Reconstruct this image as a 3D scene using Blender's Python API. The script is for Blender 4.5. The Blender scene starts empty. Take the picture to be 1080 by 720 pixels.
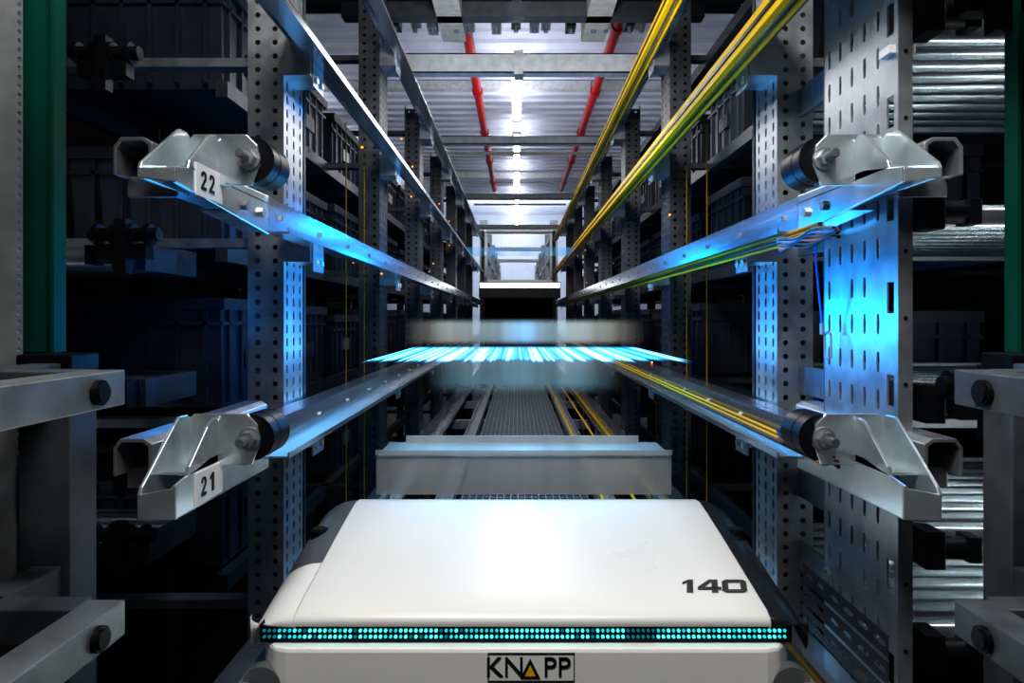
import bpy, math, random
from mathutils import Vector, Matrix
random.seed(7)
H=1.6
scene=bpy.context.scene
# ---------------------------------------------------------------- materials
def mat(name):
    m=bpy.data.materials.new(name); m.use_nodes=True
    nt=m.node_tree; b=nt.nodes['Principled BSDF']
    return m,nt,b
def steel(name,col,rough=.35,metal=.85,scale=25,var=.18,stretch=(1,1,1),spec=.5):
    m,nt,b=mat(name); N=nt.nodes; L=nt.links
    tc=N.new('ShaderNodeTexCoord'); mp=N.new('ShaderNodeMapping'); mp.inputs['Scale'].default_value=stretch
    nz=N.new('ShaderNodeTexNoise'); nz.inputs['Scale'].default_value=scale; nz.inputs['Detail'].default_value=5
    L.new(tc.outputs['Object'],mp.inputs[0]); L.new(mp.outputs[0],nz.inputs['Vector'])
    cr=N.new('ShaderNodeValToRGB')
    cr.color_ramp.elements[0].position=.3; cr.color_ramp.elements[1].position=.7
    cr.color_ramp.elements[0].color=[c*(1-var) for c in col]+[1]; cr.color_ramp.elements[1].color=[min(1,c*(1+var)) for c in col]+[1]
    L.new(nz.outputs['Fac'],cr.inputs[0]); L.new(cr.outputs[0],b.inputs['Base Color'])
    mr=N.new('ShaderNodeMapRange'); mr.inputs['To Min'].default_value=max(.05,rough-.1); mr.inputs['To Max'].default_value=rough+.12
    L.new(nz.outputs['Fac'],mr.inputs[0]); L.new(mr.outputs[0],b.inputs['Roughness'])
    b.inputs['Metallic'].default_value=metal; b.inputs['Specular IOR Level'].default_value=spec
    return m
def emis(name,col,s):
    m,nt,b=mat(name); b.inputs['Base Color'].default_value=(*col,1)
    b.inputs['Emission Color'].default_value=(*col,1); b.inputs['Emission Strength'].default_value=s
    return m
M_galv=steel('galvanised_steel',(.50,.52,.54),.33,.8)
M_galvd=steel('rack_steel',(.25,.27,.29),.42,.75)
M_far=steel('rack_steel_shaded',(.075,.08,.09),.45,.7)  # rack steel with the dimness of deeper parts put into its colour
M_rail=steel('rail_steel',(.52,.54,.58),.23,.92,8,.2,(1,.15,6))
M_zinc=steel('zinc_plate',(.74,.82,.88),.22,.80,14,.22)
M_roll=steel('roller_steel',(.72,.78,.80),.2,.9,10,.1,(.3,1,1))
M_alu=steel('painted_beam',(.50,.51,.52),.5,.2)
M_strp=steel('strip_paint',(.30,.31,.32),.5,.1)
M_post=steel('post_paint',(.10,.11,.12),.42,.3)
M_arm=steel('arm_steel',(.30,.32,.33),.35,.6)
M_green=steel('green_panel',(.002,.075,.048),.5,.0,6,.1,spec=.2)
M_rub=steel('black_rubber',(.006,.006,.008),.4,0,spec=.25)
M_black=steel('black_plastic',(.005,.006,.008),.4,0,spec=.25)
M_dark=steel('dark_wall',(.004,.005,.007),.8,0,spec=.1)
M_yel=steel('yellow_cable',(.90,.52,.0),.5,0,20,.04,spec=.15)
M_yeld=steel('yellow_wire_dull',(.40,.20,.0),.6,0,20,.08,spec=.1)
M_tan=steel('tan_beam',(.50,.42,.34),.6,0)
M_red=steel('red_pipe',(.34,.008,.01),.5,.0,spec=.2)
M_ceil=steel('ceiling_sheet',(.52,.54,.65),.6,0,4,.06)
M_tote=steel('tote_plastic',(.024,.030,.044),.4,0,spec=.35)
M_white=steel('white_cover',(.90,.885,.85),.30,0,3,.02,spec=.5)
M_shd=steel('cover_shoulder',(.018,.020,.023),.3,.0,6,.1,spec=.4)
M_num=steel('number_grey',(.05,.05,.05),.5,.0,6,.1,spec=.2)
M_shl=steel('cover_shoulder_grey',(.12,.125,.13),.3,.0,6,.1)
M_label=steel('label_white',(.8,.8,.8),.5,0,10,.02)
M_cgrey=steel('cable_grey',(.25,.26,.27),.5,0,10,.02)
M_ink=steel('ink',(.01,.01,.01),.5,0,10,.02,spec=.2)
M_led=emis('cyan_led',(.06,.78,.80),1.7)
M_ledm=emis('cyan_led_mid',(.01,.45,.50),1.1)
M_ledd=emis('cyan_led_dim',(.0,.12,.15),1.0)
M_lamp=emis('lamp_diffuser',(.90,.95,1),20)
M_strip=emis('white_light',(.9,.95,1),3)
M_orange=emis('orange_indicator',(1,.25,.02),3)
M_bcab=steel('blue_cable',(.02,.12,.5),.4,0)
M_rcab=steel('red_cable',(.5,.03,.03),.4,0)
M_wood=steel('floor_concrete',(.010,.011,.013),.6,0,spec=.2)

# ---------------------------------------------------------------- mesh builder
class MB:
    def __init__(s): s.v=[]; s.f=[]; s.mi=[]; s.ms=[]; s.sm=[]
    def m(s,mt):
        if mt not in s.ms: s.ms.append(mt)
        return s.ms.index(mt)
    def add(s,vs,fs,mt,smooth=False):
        o=len(s.v); i=s.m(mt)
        s.v+= [tuple(v) for v in vs]
        for f in fs: s.f.append([o+k for k in f]); s.mi.append(i); s.sm.append(smooth)
    def box(s,x0,x1,y0,y1,z0,z1,mt):
        if x0>x1:x0,x1=x1,x0
        if y0>y1:y0,y1=y1,y0
        if z0>z1:z0,z1=z1,z0
        vs=[(x,y,z) for z in(z0,z1) for y in(y0,y1) for x in(x0,x1)]
        s.add(vs,[(0,2,3,1),(4,5,7,6),(0,1,5,4),(2,6,7,3),(0,4,6,2),(1,3,7,5)],mt)
    def cyl(s,p0,p1,r,mt,n=16,r2=None,cap=True):
        p0=Vector(p0);p1=Vector(p1); r2=r if r2 is None else r2
        d=(p1-p0).normalized(); a=Vector((0,0,1)) if abs(d.z)<.9 else Vector((1,0,0))
        u=d.cross(a).normalized(); w=d.cross(u)
        vs=[]
        for p,rr in((p0,r),(p1,r2)):
            for k in range(n):
                t=2*math.pi*k/n; vs.append(p+u*rr*math.cos(t)+w*rr*math.sin(t))
        s.add(vs,[(k,(k+1)%n,n+(k+1)%n,n+k) for k in range(n)],mt,n>6)
        if cap: s.add(vs,[tuple(range(n))[::-1],tuple(range(n,2*n))],mt)
    def prism(s,pts,ext,mt):
        ext=Vector(ext); n=len(pts)
        a=[Vector(p) for p in pts]; b=[p+ext for p in a]
        s.add(a+b,[tuple(range(n))[::-1],tuple(range(n,2*n))]+[(k,(k+1)%n,n+(k+1)%n,n+k) for k in range(n)],mt)
    def tube(s,pts,r,mt,n=8):
        for a,b in zip(pts[:-1],pts[1:]): s.cyl(a,b,r,mt,n)
    def perf(s,o,U,V,nu,nv,cu,cv,hw,hh,mt,th=.003,round_=True,skip=None):
        o=Vector(o);U=Vector(U);V=Vector(V);N=U.cross(V)
        for i in range(nu):
            for j in range(nv):
                c=o+U*(cu*(i+.5))+V*(cv*(j+.5)); a=cu/2;b=cv/2
                out=[(-a,-b),(0,-b),(a,-b),(a,0),(a,b),(0,b),(-a,b),(-a,0)]
                if skip and skip(i,j):
                    s.add([c+U*x+V*y for x,y in (out[0],out[2],out[4],out[6])],[(0,1,2,3)],mt); continue
                if round_:
                    k=.72; inn=[(-hw*k,-hh*k if hh<=hw*1.2 else -hh*.9),(0,-hh),(hw*k,-hh*k if hh<=hw*1.2 else -hh*.9),(hw,0),(hw*k,hh*k if hh<=hw*1.2 else hh*.9),(0,hh),(-hw*k,hh*k if hh<=hw*1.2 else hh*.9),(-hw,0)]
                else: inn=[(-hw,-hh),(0,-hh),(hw,-hh),(hw,0),(hw,hh),(0,hh),(-hw,hh),(-hw,0)]
                vs=[c+U*x+V*y for x,y in out]+[c+U*x+V*y for x,y in inn]+[c+U*x+V*y-N*th for x,y in inn]
                fs=[(k,(k+1)%8,8+(k+1)%8,8+k) for k in range(8)]+[(8+k,8+(k+1)%8,16+(k+1)%8,16+k) for k in range(8)]
                s.add(vs,fs,mt)
    def obj(s,name,parent=None,bevel=0,z=None):
        me=bpy.data.meshes.new(name)
        me.from_pydata([(x,y,zz+H) for x,y,zz in s.v],[],s.f)
        for mt in s.ms: me.materials.append(mt)
        for p,i,sm in zip(me.polygons,s.mi,s.sm): p.material_index=i; p.use_smooth=sm
        me.update()
        ob=bpy.data.objects.new(name,me); scene.collection.objects.link(ob)
        if parent: ob.parent=parent
        if bevel:
            bv=ob.modifiers.new('bevel','BEVEL'); bv.width=bevel; bv.segments=2; bv.limit_method='ANGLE'
        return ob
def empty(name):
    e=bpy.data.objects.new(name,None); scene.collection.objects.link(e); e.empty_display_size=.1; return e
def text(name,body,size,loc,rot,mt,parent,shear=0,sx=1,bold=0):
    c=bpy.data.curves.new(name,'FONT'); c.body=body; c.size=size; c.align_x='CENTER'; c.align_y='CENTER'
    c.shear=shear; c.extrude=.0006; c.offset=bold; c.materials.append(mt)
    o=bpy.data.objects.new(name,c); scene.collection.objects.link(o)
    o.location=(loc[0],loc[1],loc[2]+H); o.rotation_euler=rot; o.scale=(sx,1,1); o.parent=parent
    return o
DIG={'1':[[(.30,0),(.58,0),(.58,1),(.36,1),(.10,.80),(.10,.66),(.30,.76)]],
'2':[[(0,0),(.62,0),(.62,.17),(.27,.17),(.0,.13)],[(0,.13),(.27,.17),(.60,.56),(.42,.62)],[(.42,.62),(.60,.56),(.64,.72),(.44,.72)],[(.44,.72),(.64,.72),(.60,.88),(.40,.82)],[(.40,.82),(.60,.88),(.46,.99),(.34,.85)],[(.34,.85),(.46,.99),(.20,.99),(.28,.85)],[(.28,.85),(.20,.99),(.06,.88),(.22,.80)],[(.22,.80),(.06,.88),(.02,.70),(.20,.68)]],
'4':[[(.62,0),(.90,0),(.90,1),(.62,1)],[(0,.22),(1.05,.22),(1.05,.42),(0,.42)],[(0,.42),(.26,.42),(.75,1),(.50,1)]],
'0':[[(.0,.15),(.28,.22),(.28,.78),(0,.85)],[(.82,.22),(1.1,.15),(1.1,.85),(.82,.78)],[(.0,.15),(.18,0),(.92,0),(1.1,.15),(.82,.22),(.28,.22)],[(0,.85),(.28,.78),(.82,.78),(1.1,.85),(.92,1),(.18,1)]]}
def digits(mb,body,o,U,V,h,adv,mt,shear=0,th=.0006):
    o=Vector(o);U=Vector(U).normalized();V=Vector(V).normalized();N=U.cross(V)
    for i,ch in enumerate(body):
        for poly in DIG[ch]:
            mb.prism([o+U*((x+shear*y)*h+adv[i])+V*(y*h) for x,y in poly],N*th,mt)

XI={-1:.45,1:.51}
def X(s,d): return s*(XI[s]+d)
LV={20:-.666,21:-.256,22:.153,23:.563,24:.973}
UPY=[1.5,2.55,3.6,4.65,5.7,6.75,7.8]

# ---------------------------------------------------------------- rails
for s in(-1,1):
    for lv,z in LV.items():
        mb=MB(); y0=1.242; y1=8.6
        if lv==20: y0=.75
        if lv in(23,24): y0=.6
        mb.box(X(s,0),X(s,.004),y0,y1,z,z+.066,M_rail)
        mb.box(X(s,.004),X(s,.05),y0,y1,z+.062,z+.066,M_rail)
        mb.box(X(s,-.036),X(s,0),y0,y1,z,z+.004,M_rail)
        mb.box(X(s,-.036),X(s,-.033),y0,y1,z+.004,z+.011,M_rail)
        mb.box(X(s,.046),X(s,.05),y0,y1,z+.045,z+.062,M_rail)
        for yy in [1.3+.26*i for i in range(26)]:
            mb.cyl((X(s,-.004),yy,z+.036),(X(s,0),yy,z+.036),.006,M_galvd,6)
        for yy in UPY:
            mb.box(X(s,.004),X(s,.062),yy-.0,yy+.10,z-.03,z+.060,M_galv)
            mb.box(X(s,.0),X(s,.004),yy+.01,yy+.09,z-.05,z,M_galv)
            mb.cyl((X(s,-.005),yy+.03,z-.03),(X(s,0),yy+.03,z-.03),.009,M_zinc,6)
            mb.cyl((X(s,-.005),yy+.07,z-.03),(X(s,0),yy+.07,z-.03),.009,M_zinc,6)
        mb.obj('shuttle_rail')
        if s==1:
            mb=MB(); ys=1.12 if lv in(21,22) else y0
            if lv in(21,22,20):
                for k,(dx,dz) in enumerate([(.006,-.008),(.006,.001),(.006,-.017),(.015,-.012)]):
                    zz=z+dz+(.036 if lv<22 else 0)
                    mb.cyl((X(s,-dx-.006),ys,zz),(X(s,-dx-.006),y1,zz),.0037 if lv==22 else .0030,M_yel if k!=3 else M_black,8)
            else:
                mb.box(X(s,-.048),X(s,-.034),y0,y1,z-.012,z+.030,M_yel)
                mb.box(X(s,-.051),X(s,-.048),y0,y1,z+.004,z+.012,M_black)
                mb.cyl((X(s,-.010),y0,z-.008),(X(s,-.010),y1,z-.008),.005,M_yel,8)
            mb.obj('power_cable_bundle')
for xx,nm in((-.255,0),(.315,1)):
    mb=MB()
    mb.box(xx-.03,xx+.03,1.7,8.6,-.67,-.666,M_galvd)
    mb.box(xx-.03,xx-.026,1.7,8.6,-.666,-.63,M_galv); mb.box(xx+.026,xx+.03,1.7,8.6,-.666,-.63,M_galv)
    if nm: mb.cyl((xx-.012,1.7,-.640),(xx-.012,8.6,-.640),.006,M_yel,8); mb.cyl((xx+.10,1.7,-.640),(xx+.10,8.6,-.640),.006,M_yel,8)
    mb.obj('guide_track')
mb=MB()
for i in range(19): 
    x=-.205+i*.0262; mb.box(x-.002,x+.002,1.7,8.6,-.70,-.672,M_galvd)
y=1.72
while y<8.6: mb.box(-.21,.27,y-.004,y+.004,-.69,-.672,M_galvd); y+=.042
mb.obj('walkway_grating')
mb=MB()
for yy in UPY: mb.box(-.50,.56,yy+.02,yy+.07,-.76,-.702,M_galvd)
mb.obj('cross_tie')

# ---------------------------------------------------------------- uprights
for s in(-1,1):
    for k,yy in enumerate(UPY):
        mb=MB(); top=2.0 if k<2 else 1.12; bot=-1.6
        mt=M_galv if k==0 else M_far  # rear uprights take the darker copy to stand in for shade
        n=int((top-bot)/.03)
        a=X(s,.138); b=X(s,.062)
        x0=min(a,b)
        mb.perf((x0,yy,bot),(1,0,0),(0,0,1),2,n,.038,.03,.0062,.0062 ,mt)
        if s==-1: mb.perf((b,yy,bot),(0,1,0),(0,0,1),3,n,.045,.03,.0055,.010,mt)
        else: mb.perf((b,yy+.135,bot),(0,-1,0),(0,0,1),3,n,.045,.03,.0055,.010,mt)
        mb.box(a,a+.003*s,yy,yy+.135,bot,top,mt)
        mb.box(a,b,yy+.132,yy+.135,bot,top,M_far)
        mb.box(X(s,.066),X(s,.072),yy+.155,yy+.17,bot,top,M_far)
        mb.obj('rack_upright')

# ---------------------------------------------------------------- end stop brackets
def endstop(s,z0,label,nz=0):
    e=empty('end_stop_bracket'); mb=MB()
    pr=lambda pts,d,t=.005: mb.prism([(X(s,d),y,z0+z) for y,z in pts],(s*t,0,0),M_zinc)
    pr([(.90,nz),(1.24,-.004),(1.24,.066),(1.0,.062),(.90,.045)],0)
    mb.prism([(X(s,0),1.06,z0+nz*.5),(X(s,.045),1.06,z0+nz*.5),(X(s,.045),1.24,z0),(X(s,0),1.24,z0)],(0,0,.003),M_zinc)
    if nz==0: mb.box(X(s,0),X(s,.045),.905,1.06,z0,z0+.003,M_zinc)
    mb.box(X(s,.0),X(s,.045),.94,1.24,z0+.050,z0+.054,M_zinc)
    g=[(.895,nz*1.2),(1.03,nz*1.2),(1.03,.118),(1.022,.122),(1.0,.122),(.985,.112),(.90,.044+nz*.3),(.895,.035+nz*.3)]
    pr(g,.043)
    g2=[(.935,.05),(1.03,.05),(1.03,.112),(1.022,.118),(1.01,.116),(.995,.108),(.94,.062)]
    pr(g2,.0,.006)
    mb.prism([(X(s,0),.90,z0+nz),(X(s,.045),.895,z0+nz*1.2),(X(s,.045),.895,z0+.035+nz*.3),(X(s,.0),.90,z0+.043)],(0,.004,0),M_zinc)
    c=[(.05,.045),(.05,.108),(.038,.122),(-.042,.122),(-.058,.106),(-.062,.075),(-.05,.045)]
    mb.prism([(X(s,d),1.03,z0+z) for d,z in c],(0,.006,0),M_zinc)
    bx=X(s,-.047); bz=z0+.085
    mb.cyl((bx,1.026,bz),(bx,1.03,bz),.017,M_galv,20)
    mb.cyl((bx,1.014,bz),(bx,1.026,bz),.0125,M_galv,6)
    mb.cyl((bx,.99,bz),(bx,1.014,bz),.006,M_galvd,12)
    for t in range(5): mb.cyl((bx,.992+t*.004,bz),(bx,.994+t*.004,bz),.0072,M_galv,12)
    h=[(.06,.06),(.06,.10),(.072,.108),(.105,.108),(.115,.095),(.115,.055),(.110,.055),(.110,.093),(.103,.102),(.074,.102),(.066,.096),(.066,.06)]
    mb.prism([(X(s,d),.955,z0+z-.01) for d,z in h],(0,.44,0),M_galv)
    mb.box(X(s,.043),X(s,.115),.99,.995,z0+.02,z0+.05,M_galv)
    mb.box(X(s,.04),X(s,.115),1.0,1.35,z0+.044,z0+.050,M_galv)
    mb.obj('bracket_body',e,.0012)
    mb=MB()
    mb.cyl((bx,1.0365,bz),(bx,1.108,bz),.035,M_rub,36)
    mb.cyl((bx,1.108,bz),(bx,1.116,bz),.035,M_rub,36,r2=.029)
    mb.cyl((bx,1.066,bz),(bx,1.070,bz),.0356,M_black,36)
    mb.obj('rubber_buffer',e)
    mb=MB()
    for dy,dz in((1.13,.03),(1.2,.03)):
        mb.cyl((X(s,-.006),dy,z0+dz),(X(s,0),dy,z0+dz),.009,M_galv,6)
    mb.obj('bracket_bolts',e)
    if label:
        lz=z0+.003+nz*.6
        mb=MB(); mb.box(X(s,-.002),X(s,0),.955,1.04,lz,lz+.046,M_label)
        mb.obj('label_plate',e)
        mb=MB(); digits(mb,label,(X(s,-.0022),.968,lz+.010),(0,1,0),(0,0,1),.027,(.0,.026),M_ink); mb.obj('label_number',e)
for s in(-1,1):
    endstop(s,.155,'22' if s<0 else None,.024); endstop(s,-.267,'21' if s<0 else None,0)

# ---------------------------------------------------------------- vertical cable tray (right)
mb=MB(); cx=.572; bot=-1.6
def sk(i,j): return (i+ j//2)%3==2 and j%4==3
mb.perf((cx,1.27,bot),(0,-1,0),(0,0,1),5,59,.042,.06,.0048,.017,M_galv,skip=sk)
mb.perf((cx,1.06,bot),(0,-1,0),(0,0,1),1,25,.03,.1418,.010,.024,M_galv,round_=False)
mb.box(cx,cx+.022,1.024,1.03,bot,1.94,M_galv)
mb.box(cx+.019,cx+.022,1.03,1.06,bot,1.94,M_galvd)
mb.box(cx,cx+.06,1.268,1.272,bot,1.94,M_galvd)
for i in range(34): mb.cyl((cx+.011,1.0225,-1.5+i*.1),(cx+.011,1.024,-1.5+i*.1),.003,M_black,8)
for zz in(.40,): mb.box(cx-.010,cx+.03,1.03,1.06,zz,zz+.012,M_label)
mb.obj('cable_tray')
mb=MB()
for k in range(3):
    z=-.50-.04*k*1.0
    mb.perf((.545,1.30-.0,z),(0,-1,0),(0,0,1),6,1,.05,.034,.018,.005,M_far)
mb.obj('slotted_bracket')
mb=MB()
pts=[(.53,1.21,.14),(.535,1.22,.10),(.545,1.225,.02),(.55,1.23,-.01)]
mb.tube(pts,.0022,M_bcab)
mb.cyl((.55,1.23,-.01),(.55,1.23,-.03),.004,M_cgrey,10)
mb.obj('sensor_cable')
mb=MB()
for k in range(6):
    a=.003*k
    for z0 in(.122,-.225):
        pts=[(.486-a*.5,1.03+.025*i,z0+.0035*k+.004*math.sin(i*1.1+k)) for i in range(10)]
        mb.tube(pts,.0032,[M_black,M_black,M_rcab,M_black,M_bcab,M_black][k],6)
mb.obj('wiring_harness')
for zz in(.005,-.42):
    mb=MB()
    mb.tube([(.556,1.22,-.03+zz),(.556,1.232,-.035+zz),(.556,1.232,-.075+zz),(.556,1.22,-.08+zz),(.556,1.208,-.075+zz),(.556,1.208,-.035+zz),(.556,1.22,-.03+zz)],.0022,M_cgrey,8)
    mb.obj('cable_clip')

# ---------------------------------------------------------------- storage racks
def deck(s,z,xa,xb,y0,y1,name='roller_conveyor'):
    mb=MB(); y=y0+.03; fm=M_galvd if s>0 else M_far  # left frames coloured darker to stand in for the dim left side
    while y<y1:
        mb.cyl((s*xa,y,z),(s*xb,y,z),.022,M_roll if s>0 or z<-.3 else M_galvd,18); y+=.060  # upper left rollers also darkened in colour for shade
    mb.box(s*xa-.012*s,s*xa,y0,y1,z-.03,z+.03,fm)
    mb.box(s*xb,s*xb+.012*s,y0,y1,z-.03,z+.03,fm)
    mb.box(s*xa,s*xb,y1,y1+.02,z-.03,z+.028,fm)
    mb.cyl((s*(xa+.01),y0-.03,z+.0),(s*(xa+.07),y0-.03,z),.018,M_black,16)
    mb.box(s*(xa-.0),s*(xa+.03),y0-.05,y0,z-.028,z+.03,M_black)
    mb.box(s*(xa+.07),s*(xa+.09),y0-.045,y0-.01,z-.02,z+.02,M_black)
    mb.obj(name,bevel=.001)
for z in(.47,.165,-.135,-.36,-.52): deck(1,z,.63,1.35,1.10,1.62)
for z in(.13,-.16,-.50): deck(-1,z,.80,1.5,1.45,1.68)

def totes(s):
    mb=MB()
    for zb in(-.64,-.23,.18,.59):
        for yy in [1.72+.525*i for i in range(12)]:
            if random.random()<.12: continue
            h=.24+.05*random.random(); x0=s*.76; x1=s*1.19; w=.20
            c=yy+.23
            mb.prism([(x0,c-w*.93,zb),(x0,c+w*.93,zb),(x0,c+w,zb+h),(x0,c-w,zb+h)],(x1-x0,0,0),M_tote)
            mb.box(x0-.015*s,x1,c-w-.012,c+w+.012,zb+h-.03,zb+h,M_tote)
            mb.box(x0-.010*s,x1,c-w-.008,c+w+.008,zb+h-.07,zb+h-.06,M_tote)
            for r in range(5):
                yr=c-w*.8+r*w*.4; mb.box(x0-.010*s,x0,yr-.005,yr+.005,zb+.01,zb+h-.03,M_tote)
            for r in range(6):
                xr=x0+(x1-x0)*(r+.5)/6; mb.box(xr-.005,xr+.005,c-w-.008,c-w,zb+.01,zb+h-.03,M_tote)
            mb.box(x0-.012*s,x0-.004*s,c-.05,c+.05,zb+.09,zb+.14,M_galvd if random.random()<.25 else M_tote)
    mb.obj('storage_tote_stack')
    mb=MB()
    for zb in(-.66,-.25,.16,.57,.98):
        mb.box(s*.72,s*.75,1.7,8.5,zb-.02,zb+.02,M_far); mb.box(s*1.2,s*1.23,1.7,8.5,zb-.02,zb+.02,M_far)
        for yy in UPY:
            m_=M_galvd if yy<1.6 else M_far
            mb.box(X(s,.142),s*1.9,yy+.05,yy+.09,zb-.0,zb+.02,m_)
    for yy in UPY:
        for xx in(1.3,1.34,1.9): mb.box(s*xx,s*(xx+.03),yy,yy+.06,-1.6,1.1,M_far)
    mb.box(s*1.94,s*1.96,-.5,8.6,-1.6,1.9,M_dark)  # dark sheet added behind the shelves to block stray side light
    mb.obj('shelf_frame_and_light_block')
totes(-1); totes(1)
mb=MB()
for s in(-1,1):
    for yy in (2.1,2.35):
        mb.cyl((X(s,.075),yy,-.9),(X(s,.075),yy,.6),.0018,M_yeld,6)
mb.obj('vertical_cable')
mb=MB()
for s in(-1,1):
    for k in range(16):
        yy=random.uniform(2.0,6); zz=random.choice([.153,.563,-.256,.3,.7])+random.uniform(-.05,.1)
        mb.box(X(s,.052),X(s,.058),yy,yy+.005,zz,zz+.005,M_orange)
mb.obj('indicator_light')
for (x,y,z) in((-.80,1.38,.15),(-.84,1.38,.52),(-.80,1.38,-.30),(-.82,1.40,-.47),(.71,1.0,.48),(.70,1.0,-.12)):
    mb=MB()
    mb.box(x-.05,x+.05,y,y+.03,z-.03,z+.0,M_black)
    mb.cyl((x-.07,y+.015,z+.02),(x+.07,y+.015,z+.02),.014,M_black,14)
    for k in range(4): mb.cyl((x-.06+.035*k,y+.015,z+.02),(x-.05+.035*k,y+.015,z+.02),.022,M_black,14)
    mb.box(x-.012,x+.012,y-.006,y+.02,z-.06,z+.05,M_black)
    mb.obj('drive_mechanism')

# ---------------------------------------------------------------- foreground side structures
for s,xo in((-1,.0),(1,.055)):
    mb=MB()
    mb.box(s*(.668+xo),s*(.735+xo),1.0,1.012,-.05,1.3,M_green)
    mb.box(s*(.668+xo),s*(.673+xo),.985,1.0,-.05,1.3,M_green)
    mb.obj('safety_panel')
    mb=MB(); w0=.608 if s<0 else .62
    mb.box(s*(w0+xo),s*(.68+xo),.93,.99,-1.6,-.055,M_post)
    mb.box(s*(w0-.002+xo),s*(.682+xo),.928,.992,-.075,-.05,M_black)
    mb.obj('square_post',bevel=.003)
    if s<0:
        mb=MB()
        mb.box(-.80,-.690,.94,.95,-1.6,1.4,M_strp)
        mb.perf((-.690,.94,-1.0),(1,0,0),(0,0,1),1,180,.010,.0125,.003,.0035,M_strp)
        mb.obj('perforated_strip')
    for z in(-.062,-.338):
        mb=MB(); xi=.47 if s<0 else .525
        ma=M_arm if s<0 else M_post
        mb.box(s*xi,s*(xi+.045),.45,.82,z-.042,z,ma)
        mb.cyl((s*(xi-.006),.765,z-.022),(s*xi,.765,z-.022),.0145,M_black,28)
        mb.cyl((s*(xi-.009),.765,z-.022),(s*(xi-.006),.765,z-.022),.011,M_rub,28)
        mb.box(s*(xi+.002),s*(xi+.043),.8195,.823,z-.040,z-.002,M_black)
        mb.box(s*(xi+.045),s*(.63+xo),.93-.14,.93-.10,z-.042,z,M_post)
        mb.box(s*(.62+xo),s*(.66+xo),.79,.93,z-.042,z,M_post)
        mb.obj('support_arm',bevel=.0025)

# ---------------------------------------------------------------- shuttle vehicle
sh=empty('shuttle_vehicle')
xl,xr=-.343,.390; XL,XR=-.402,.432
pf=[(1.048,-.474),(1.046,-.466),(1.051,-.459),(1.065,-.453),(1.12,-.443),(1.20,-.429),(1.30,-.412),(1.40,-.397),(1.455,-.390),(1.475,-.392),(1.482,-.402),(1.483,-.44)]
n=len(pf)
mb=MB()
xs=[xl,xl+.004]+[xl+.004+(xr-xl-.008)*i/10 for i in range(1,10)]+[xr-.004,xr]
vs=[];fs=[]
for i,x in enumerate(xs):
    e=.0025 if i in(0,len(xs)-1) else 0
    for (y,z) in pf: vs.append((x,y,z-e))
for i in range(len(xs)-1):
    for j in range(n-1): fs.append((i*n+j,(i+1)*n+j,(i+1)*n+j+1,i*n+j+1))
mb.add(vs,fs,M_white,True)
mb.obj('hood_cover',sh)
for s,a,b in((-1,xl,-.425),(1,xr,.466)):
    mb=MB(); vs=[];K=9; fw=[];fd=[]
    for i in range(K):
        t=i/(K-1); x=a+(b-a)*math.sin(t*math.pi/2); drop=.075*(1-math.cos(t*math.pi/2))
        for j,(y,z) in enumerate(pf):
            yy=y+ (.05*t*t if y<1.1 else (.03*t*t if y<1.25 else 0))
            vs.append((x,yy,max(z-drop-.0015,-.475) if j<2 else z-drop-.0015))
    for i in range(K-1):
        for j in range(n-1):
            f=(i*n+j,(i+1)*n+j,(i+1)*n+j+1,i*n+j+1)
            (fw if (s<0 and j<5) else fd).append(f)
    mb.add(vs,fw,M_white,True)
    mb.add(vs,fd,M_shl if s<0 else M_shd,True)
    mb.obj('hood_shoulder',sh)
    mb=MB()
    xx=a+(b-a)*.5
    mb.cyl((xx,1.33,-.43),(xx,1.33,-.412),.017,M_black,24)
    mb.cyl((xx,1.33,-.413),(xx,1.33,-.409),.012,M_shd,24)
    mb.obj('cap_screw',sh)
mb=MB()
mb.box(XL+.004,XR-.006,1.056,1.09,-.502,-.474,M_black)
mb.obj('led_channel',sh,.001)
mb=MB(); N=104
for i in range(N):
    x=XL+.012+(XR-XL-.03)*i/(N-1)
    for r,z in enumerate((-.483,-.4925)):
        q=random.random()
        m_=M_ledd if (i<3 or q<.06 or .69<i/N<.75) else (M_ledm if q<.4 else M_led)
        mb.cyl((x,1.0535,z),(x,1.056,z),.0025,m_,8)
mb.obj('led_strip',sh)
mb=MB()
bp=[(XL+.03,1.045),(XL+.05,1.038),(XR-.05,1.038),(XR-.03,1.045),(XR-.005,1.075),(XR-.005,1.40),(XL+.005,1.40),(XL+.005,1.075)]
mb.prism([(x,y,-.60) for x,y in bp],(0,0,.097),M_white)
mb.obj('bumper',sh,.006)
mb=MB()
mb.box(XL+.0,XR-.0,1.10,2.25,-.62,-.60,M_black)
mb.box(XL+.02,XR-.02,1.10,1.46,-.60,-.505,M_black)
for xx in(XL-.004,XR-.012):
    for yy in(1.12,2.12):
        mb.cyl((xx,yy,-.612),(xx+.016,yy,-.612),.046,M_rub,28)
        mb.cyl((xx-.002,yy,-.612),(xx+.018,yy,-.612),.022,M_galvd,20)
mb.cyl((XL+.012,1.040,-.562),(XL+.012,1.06,-.562),.030,M_shl,28)
mb.cyl((XR-.012,1.040,-.562),(XR-.012,1.06,-.562),.030,M_shl,28)
mb.obj('chassis',sh)
mb=MB()
for s,xx in((-1,XL-.014),(1,XR+.014)):
    mb.box(xx-.008,xx+.008,.98,2.2,-.585,-.555,M_galv)
mb.obj('side_skid',sh)
mb=MB()
V=Vector((0,.08,.014)).normalized()
digits(mb,'140',(.264,1.105,-.4443),(1,0,0),V,.037,(0,.029,.069),M_num,shear=.25)
mb.obj('fleet_number',sh)
lx=.022; lz=-.5315
mb=MB()
for z in(lz+.021,lz-.0215): mb.box(lx-.066,lx+.066,1.0368,1.038,z,z+.0015,M_ink)
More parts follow.
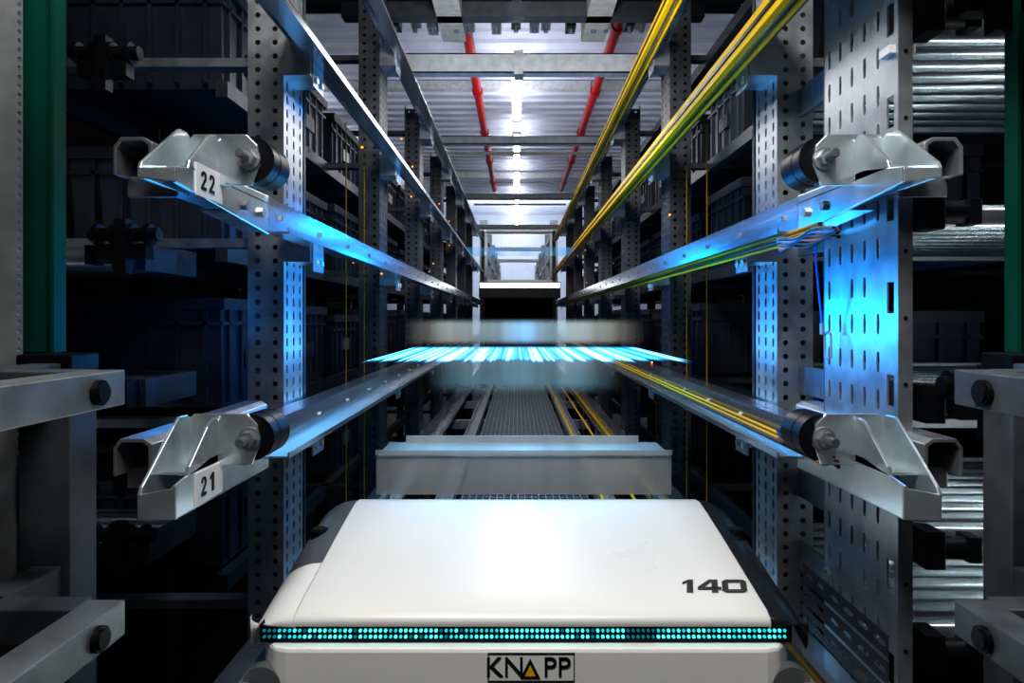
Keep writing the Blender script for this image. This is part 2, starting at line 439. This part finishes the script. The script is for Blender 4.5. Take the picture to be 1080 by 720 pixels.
for x in(lx-.066,lx+.0645): mb.box(x,x+.0015,1.0368,1.038,lz-.0215,lz+.0225,M_ink)
mb.prism([(lx-.0165,1.0366,lz-.016),(lx+.0135,1.0366,lz-.016),(lx-.0015,1.0366,lz+.014)],(0,.0014,0),M_ink)
mb.prism([(lx-.0095,1.0360,lz-.0125),(lx+.0065,1.0360,lz-.0125),(lx-.0015,1.0360,lz+.0045)],(0,.0008,0),M_yel)
mb.obj('logo_frame',sh)
text('logo_left','KN',.042,(lx-.040,1.0370,lz),(math.pi/2,0,0),M_ink,sh)
text('logo_right','PP',.042,(lx+.039,1.0370,lz),(math.pi/2,0,0),M_ink,sh)

# ---------------------------------------------------------------- translucent (moving) things
def ghost(name,col,alpha,metal=.0,rough=.3,half=None,cen=0,emin=.05,zf=None,lo=.75):
    m,nt,b=mat(name); N=nt.nodes;L=nt.links
    b.inputs['Base Color'].default_value=(*col,1); b.inputs['Metallic'].default_value=metal; b.inputs['Roughness'].default_value=rough
    tc=N.new('ShaderNodeTexCoord'); sp=N.new('ShaderNodeSeparateXYZ'); L.new(tc.outputs['Object'],sp.inputs[0])
    def fade(out,c,h0,h1,a,b_):
        s1=N.new('ShaderNodeMath'); s1.operation='SUBTRACT'; s1.inputs[1].default_value=c; L.new(out,s1.inputs[0])
        ab=N.new('ShaderNodeMath'); ab.operation='ABSOLUTE'; L.new(s1.outputs[0],ab.inputs[0])
        mr=N.new('ShaderNodeMapRange'); mr.interpolation_type='SMOOTHSTEP'; mr.inputs['From Min'].default_value=h0; mr.inputs['From Max'].default_value=h1
        mr.inputs['To Min'].default_value=a; mr.inputs['To Max'].default_value=b_; L.new(ab.outputs[0],mr.inputs[0]); return mr.outputs[0]
    fx=fade(sp.outputs[0],cen,half[0],half[1],alpha,alpha*emin)
    nz=N.new('ShaderNodeTexNoise'); nz.inputs['Scale'].default_value=1; mp=N.new('ShaderNodeMapping'); mp.inputs['Scale'].default_value=(9,.1,.5)
    L.new(tc.outputs['Object'],mp.inputs[0]); L.new(mp.outputs[0],nz.inputs['Vector'])
    m2=N.new('ShaderNodeMapRange'); m2.inputs['From Min'].default_value=.3; m2.inputs['From Max'].default_value=.7; m2.inputs['To Min'].default_value=lo; m2.inputs['To Max'].default_value=1.15
    L.new(nz.outputs['Fac'],m2.inputs[0])
    mu=N.new('ShaderNodeMath'); mu.operation='MULTIPLY'; L.new(fx,mu.inputs[0]); L.new(m2.outputs[0],mu.inputs[1])
    mu.use_clamp=True; o=mu.outputs[0]
    if zf:
        fz=fade(sp.outputs[2],zf[0]+H,zf[1],zf[2],1,0)
        m3=N.new('ShaderNodeMath'); m3.operation='MULTIPLY'; L.new(o,m3.inputs[0]); L.new(fz,m3.inputs[1]); o=m3.outputs[0]
    L.new(o,b.inputs['Alpha'])
    return m
G1=ghost('moving_body_translucent',(.85,.60,.36),.66,half=(.25,.50),cen=.03,emin=0,zf=(-.056,.026,.056),lo=.6)
G2=ghost('moving_body_faint',(.90,.74,.56),.50,half=(.20,.41),cen=.03,emin=0,zf=(-.20,.05,.11),lo=.65)
G3=ghost('load_bed_translucent',(.58,.58,.57),.66,metal=.4,rough=.35,half=(.25,.37),cen=.02,emin=.6,lo=.7)
mv=empty('moving_shuttle')
mb=MB(); mb.add([(-.44,2.70,-.112),(.50,2.70,-.112),(.50,2.70,.0),(-.44,2.70,.0)],[(0,1,2,3)],G1); mb.obj('upper_body',mv)
mb=MB(); mb.add([(-.38,2.72,-.31),(.44,2.72,-.31),(.44,2.72,-.112),(-.38,2.72,-.112)],[(0,1,2,3)],G2); mb.obj('lower_body',mv)
mb=MB()
mb.box(-.35,.385,1.70,1.706,-.44,-.345,G3)
mb.box(-.345,.38,1.706,1.86,-.345,-.339,G3)
mb.box(-.35,.385,1.69,1.696,-.340,-.328,G3)
mb.box(-.30,.33,1.85,1.856,-.345,-.320,G3)
mb.obj('load_bed',sh)
def trail(name,x0,x1,y0,y1,z,strength,comb,col0,col1,base,amax=1,rag=.0):
    m=bpy.data.materials.new(name+'_glow'); m.use_nodes=True; nt=m.node_tree; N=nt.nodes; L=nt.links; N.clear()
    out=N.new('ShaderNodeOutputMaterial'); mix=N.new('ShaderNodeMixShader'); tr=N.new('ShaderNodeBsdfTransparent'); em=N.new('ShaderNodeEmission')
    tc=N.new('ShaderNodeTexCoord'); mp=N.new('ShaderNodeMapping'); mp.inputs['Scale'].default_value=(comb,.35,1)
    nz=N.new('ShaderNodeTexNoise'); nz.inputs['Scale'].default_value=1; nz.inputs['Detail'].default_value=3
    L.new(tc.outputs['Object'],mp.inputs[0]); L.new(mp.outputs[0],nz.inputs['Vector'])
    r=N.new('ShaderNodeMapRange'); r.inputs['From Min'].default_value=.38; r.inputs['From Max'].default_value=.60; L.new(nz.outputs['Fac'],r.inputs[0])
    sp=N.new('ShaderNodeSeparateXYZ'); L.new(tc.outputs['Object'],sp.inputs[0])
    # ragged streak ends: shift the y used for fading by the per-streak noise
    rg=N.new('ShaderNodeMath'); rg.operation='MULTIPLY_ADD'; rg.inputs[1].default_value=rag; L.new(r.outputs[0],rg.inputs[0]); L.new(sp.outputs[1],rg.inputs[2])
    f1=N.new('ShaderNodeMapRange'); f1.interpolation_type='SMOOTHSTEP'; f1.inputs['From Min'].default_value=y0+rag; f1.inputs['From Max'].default_value=y0+rag+.12*(y1-y0); L.new(rg.outputs[0],f1.inputs[0])
    f2=N.new('ShaderNodeMapRange'); f2.interpolation_type='SMOOTHSTEP'; f2.inputs['From Min'].default_value=y1; f2.inputs['From Max'].default_value=y1-.2*(y1-y0); L.new(sp.outputs[1],f2.inputs[0])
    mu=N.new('ShaderNodeMath'); mu.operation='MULTIPLY'; L.new(f1.outputs[0],mu.inputs[0]); L.new(f2.outputs[0],mu.inputs[1])
    ad=N.new('ShaderNodeMapRange'); ad.inputs['To Min'].default_value=base*amax; ad.inputs['To Max'].default_value=amax; L.new(r.outputs[0],ad.inputs[0])
    mu2=N.new('ShaderNodeMath'); mu2.operation='MULTIPLY'; L.new(mu.outputs[0],mu2.inputs[0]); L.new(ad.outputs[0],mu2.inputs[1])
    cr=N.new('ShaderNodeMixRGB'); cr.inputs[1].default_value=(*col0,1); cr.inputs[2].default_value=(*col1,1)
    pw=N.new('ShaderNodeMath'); pw.operation='POWER'; pw.inputs[1].default_value=5; L.new(mu2.outputs[0],pw.inputs[0]); L.new(pw.outputs[0],cr.inputs[0])
    L.new(cr.outputs[0],em.inputs[0]); em.inputs[1].default_value=strength
    L.new(mu2.outputs[0],mix.inputs[0]); L.new(tr.outputs[0],mix.inputs[1]); L.new(em.outputs[0],mix.inputs[2]); L.new(mix.outputs[0],out.inputs[0])
    mb=MB(); mb.add([(x0,y0,z),(x1,y0,z),(x1,y1,z),(x0,y1,z)],[(0,1,2,3)],m); return mb
trail('led_light_trail',-.39,.45,1.68,2.695,-.112,3.0,80,(.0,.24,.66),(.35,1.0,1.3),.55,1,.12).obj('led_light_trail')
trail('faint_light_trail',-.36,.42,4.7,5.5,.49,.7,10,(.1,.45,.9),(.2,.7,1),.4,.5).obj('led_light_trail')

# ---------------------------------------------------------------- overhead
for yy,hh in((3.0,.085),(4.3,.05),(6.3,.05),(8.4,.05)):
    mb=MB(); z=1.12
    mb.box(-.60,.66,yy,yy+.005,z-hh/2,z+hh/2,M_alu); mb.box(-.60,.66,yy,yy+.06,z-hh/2,z-hh/2+.005,M_alu)
    mb.box(-.60,.66,yy,yy+.06,z+hh/2-.005,z+hh/2,M_alu)
    if yy<3.2: mb.box(-.012,.028,yy-.01,yy+.07,z-hh/2-.01,z+hh/2+.01,M_galv)
    else: mb.box(-.4,.46,yy+.1,yy+.12,z-hh/2-.04,z-hh/2-.025,M_tan)
    mb.obj('cross_beam')
mb=MB()
for i in range(22):
    mb.box(-.9,.95,1.0+i*.09,1.03+i*.09,1.30,1.33,M_far)
mb.box(-.9,.95,1.0,2.95,1.42,1.44,M_dark)
for xx in(-.27,.33): mb.box(xx-.05,xx+.05,1.0,2.97,1.20,1.28,M_tan)
mb.box(-.7,.75,2.72,2.78,1.20,1.26,M_far)
for xx in(-.62,.0,.66): mb.box(xx-.02,xx+.02,1.0,2.95,1.28,1.34,M_alu)
for k in range(14):
    x=-.5+k*.08+random.uniform(-.02,.02)
    mb.box(x-.02,x+.02,2.82,2.9,1.20+random.uniform(0,.03),1.26,M_galvd if k%3 else M_black)
    mb.cyl((x,2.85,1.19),(x,2.85,1.22),.010,M_galvd,10)
mb.cyl((-.6,2.86,1.255),(.66,2.86,1.255),.012,M_galv,10)
mb.obj('maintenance_platform')
mb=MB(); zc=3.35
y=0; W=7
vs=[];fs=[]
while y<22:
    for yy,zz in((y,zc),(y+.2,zc),(y+.23,zc-.035),(y+.29,zc-.035)):
        vs+=[(-W,yy,zz),(W,yy,zz)]
    y+=.32
for i in range(len(vs)//2-1): fs.append((2*i,2*i+1,2*i+3,2*i+2))
mb.add(vs,fs,M_ceil); mb.obj('ceiling')
mb=MB()
for yy in(9.5,15.5): mb.box(-W,W,yy,yy+.12,3.18,3.3,M_alu)
mb.obj('roof_beam')
def lamp(xx,y,ln):
    mb=MB()
    mb.box(xx-.07,xx+.07,y-.2,y+ln+.2,3.005,3.03,M_alu)
    mb.box(xx-.04,xx+.04,y,y+ln,2.975,3.005,M_lamp)
    mb.box(xx-.03,xx+.03,y,y+ln,3.03,3.05,M_lamp)  # upper glowing strip added to brighten the ceiling
    for q in(.3,ln-.3): mb.cyl((xx,y+q,3.05),(xx,y+q,3.35),.006,M_alu,6)
    mb.obj('ceiling_lamp')
for i in range(5): lamp(0,8.4+i*2.9,1.9)
for xx in(3.3,-3.3):
    for i in range(4): lamp(xx,5.0+i*3.4,2.2)
for xx in(-.52,1.04):
    mb=MB(); mb.cyl((xx,4,3.0),(xx,16,3.0),.055,M_red,20)
    for i in range(6): mb.cyl((xx,5+2*i,3.0),(xx,5.12+2*i,3.0),.07,M_red,20)
    for i in range(6): mb.box(xx-.008,xx+.008,5.5+2*i,5.52+2*i,3.0,3.34,M_alu)
    mb.obj('sprinkler_pipe')
mb=MB(); mb.box(-7,7,-2,22,-1.7,-1.6,M_wood); mb.obj('floor')
mb=MB(); mb.box(-7.1,-7,-2,22,-1.6,3.4,M_dark); mb.obj('wall_left')
mb=MB(); mb.box(7,7.1,-2,22,-1.6,3.4,M_dark); mb.obj('wall_right')
mb=MB(); mb.box(-7,7,22,22.1,-1.6,3.4,M_ceil); mb.obj('wall_back')
for s in(-1,1):
    mb=MB()
    for i in range(6):
        y=10.5+i*1.8
        mb.box(X(s,.0),X(s,.12),y,y+.12,-1.6,1.5,M_galvd)
    for z in(.62,.95,1.28): mb.box(X(s,.02),X(s,.05),10.4,20,z,z+.06,M_galv)
    mb.obj('storage_rack')
mb=MB()
for y in(11.5,14.5,17.5): mb.box(-.57,.63,y,y+.08,1.42,1.50,M_alu)
mb.obj('rack_tie_beam')
mb=MB()
mb.box(-.42,.48,8.7,9.2,-1.6,.30,M_dark)
mb.box(-.44,.50,8.66,8.70,.24,.30,M_far)
for xx in(-.43,.47): mb.box(xx-.02,xx+.02,8.62,8.7,-1.6,1.1,M_far)
mb.obj('vertical_lift')
fs_=empty('shuttle_vehicle')
mb=MB()
mb.box(-.38,.44,6.85,7.5,.20,.33,M_black); mb.box(-.37,.43,6.84,6.85,.30,.345,M_strip); mb.box(-.38,.44,6.83,7.5,.345,.36,M_white)
mb.box(-.30,.36,6.9,7.4,.36,.385,M_white)
mb.obj('body',fs_,.003)

# ---------------------------------------------------------------- lights
def area(name,loc,tgt,size,sy,pw,col):
    l=bpy.data.lights.new(name,'AREA'); l.shape='RECTANGLE'; l.size=size; l.size_y=sy; l.energy=pw; l.color=col
    o=bpy.data.objects.new(name,l); scene.collection.objects.link(o); o.location=(loc[0],loc[1],loc[2]+H)
    d=Vector((tgt[0],tgt[1],tgt[2]))-Vector(loc); o.rotation_euler=d.to_track_quat('-Z','Y').to_euler(); return o
area('overhead_fill',(-.15,.35,1.25),(0,1.3,-.3),.6,.25,17,(1,.985,.96))  # unseen area light added above the camera for the brackets
area('side_fill',(.15,.3,.9),(1.0,1.3,.0),.25,.25,5,(.97,.99,1))  # unseen fill added for the right side and yellow cables
area('aisle_fill',(0.03,4.0,1.05),(.03,4.001,0),.3,3,15,(1,.98,.95))  # unseen white fill added along the aisle
area('hood_fill',(-.30,1.0,1.1),(-.2,1.25,-.4),.6,.4,2.8,(1,.98,.94))  # unseen fill from the left, added to shade the hood left to right
area('platform_fill',(.03,1.9,.75),(.03,3.0,1.2),.3,.2,6.0,(1,.97,.93))  # unseen fill added to brighten the planks and first cross beam
area('ceiling_fill',(0,8.5,1.6),(0,9.5,3.3),1,3,38,(.90,.94,1))  # unseen upward fill added to brighten the ceiling
area('end_wall_fill',(0,18.5,2.6),(0,22,1.5),3,.4,110,(.78,.90,1))  # unseen fill added to brighten the back wall like far haze
def pt(name,loc,pw,col,r=.04):
    l=bpy.data.lights.new(name,'POINT'); l.energy=pw; l.color=col; l.shadow_soft_size=r
    o=bpy.data.objects.new(name,l); scene.collection.objects.link(o); o.location=(loc[0],loc[1],loc[2]+H)
def spot(loc,tgt,pw,ang):  # unseen blue spots added for the glow on uprights and tray
    l=bpy.data.lights.new('blue_glow_fill','SPOT'); l.energy=pw; l.color=(.0,.30,1); l.shadow_soft_size=.04; l.spot_size=math.radians(ang); l.spot_blend=1
    o=bpy.data.objects.new('blue_glow_fill',l); scene.collection.objects.link(o); o.location=(loc[0],loc[1],loc[2]+H)
    d=Vector(tgt)-Vector(loc); o.rotation_euler=d.to_track_quat('-Z','Y').to_euler()
for loc,pw in(((.03,2.45,-.06),3.0),((.03,3.4,.3),2.2),((-.2,2.6,.35),2.2),((-.72,1.40,.02),.45)): pt('blue_glow_fill',loc,pw,(.0,.30,1))  # unseen blue points added to strengthen the LED glow, last on left totes
spot((-.15,1.50,.0),(-.52,1.52,.08),6.0,125)
spot((-.15,1.75,.02),(-.52,1.60,-.12),5.0,110)
spot((.36,1.22,-.01),(.60,1.20,.0),3.0,140)
spot((.25,1.75,.0),(.56,1.60,.1),5.0,120)
for z in(.33,.02,-.25,-.43,.75): pt('rack_fill',(1.25,1.02,z),1.6,(.9,.97,1),.05)  # unseen points added between decks so the right rollers show
for z,e in((-.33,.7),(.30,.3)): pt('rack_fill',(-1.3,1.35,z),e,(.75,.88,1),.05)  # weaker unseen points added inside the left rack
w=bpy.data.worlds.new('world'); scene.world=w; w.use_nodes=True
w.node_tree.nodes['Background'].inputs[0].default_value=(.07,.08,.1,1); w.node_tree.nodes['Background'].inputs[1].default_value=.1

cam=bpy.data.cameras.new('camera'); co=bpy.data.objects.new('camera',cam); scene.collection.objects.link(co)
co.location=(0,0,H); co.rotation_euler=(math.pi/2,0,0); cam.sensor_width=36; cam.lens=24; cam.shift_x=-5/1080; cam.shift_y=-25/1080; cam.clip_start=.02
scene.camera=co
scene.view_settings.view_transform='Standard'
try: scene.view_settings.look='Medium High Contrast'
except Exception as e: print('look',e)
scene.view_settings.exposure=0.15
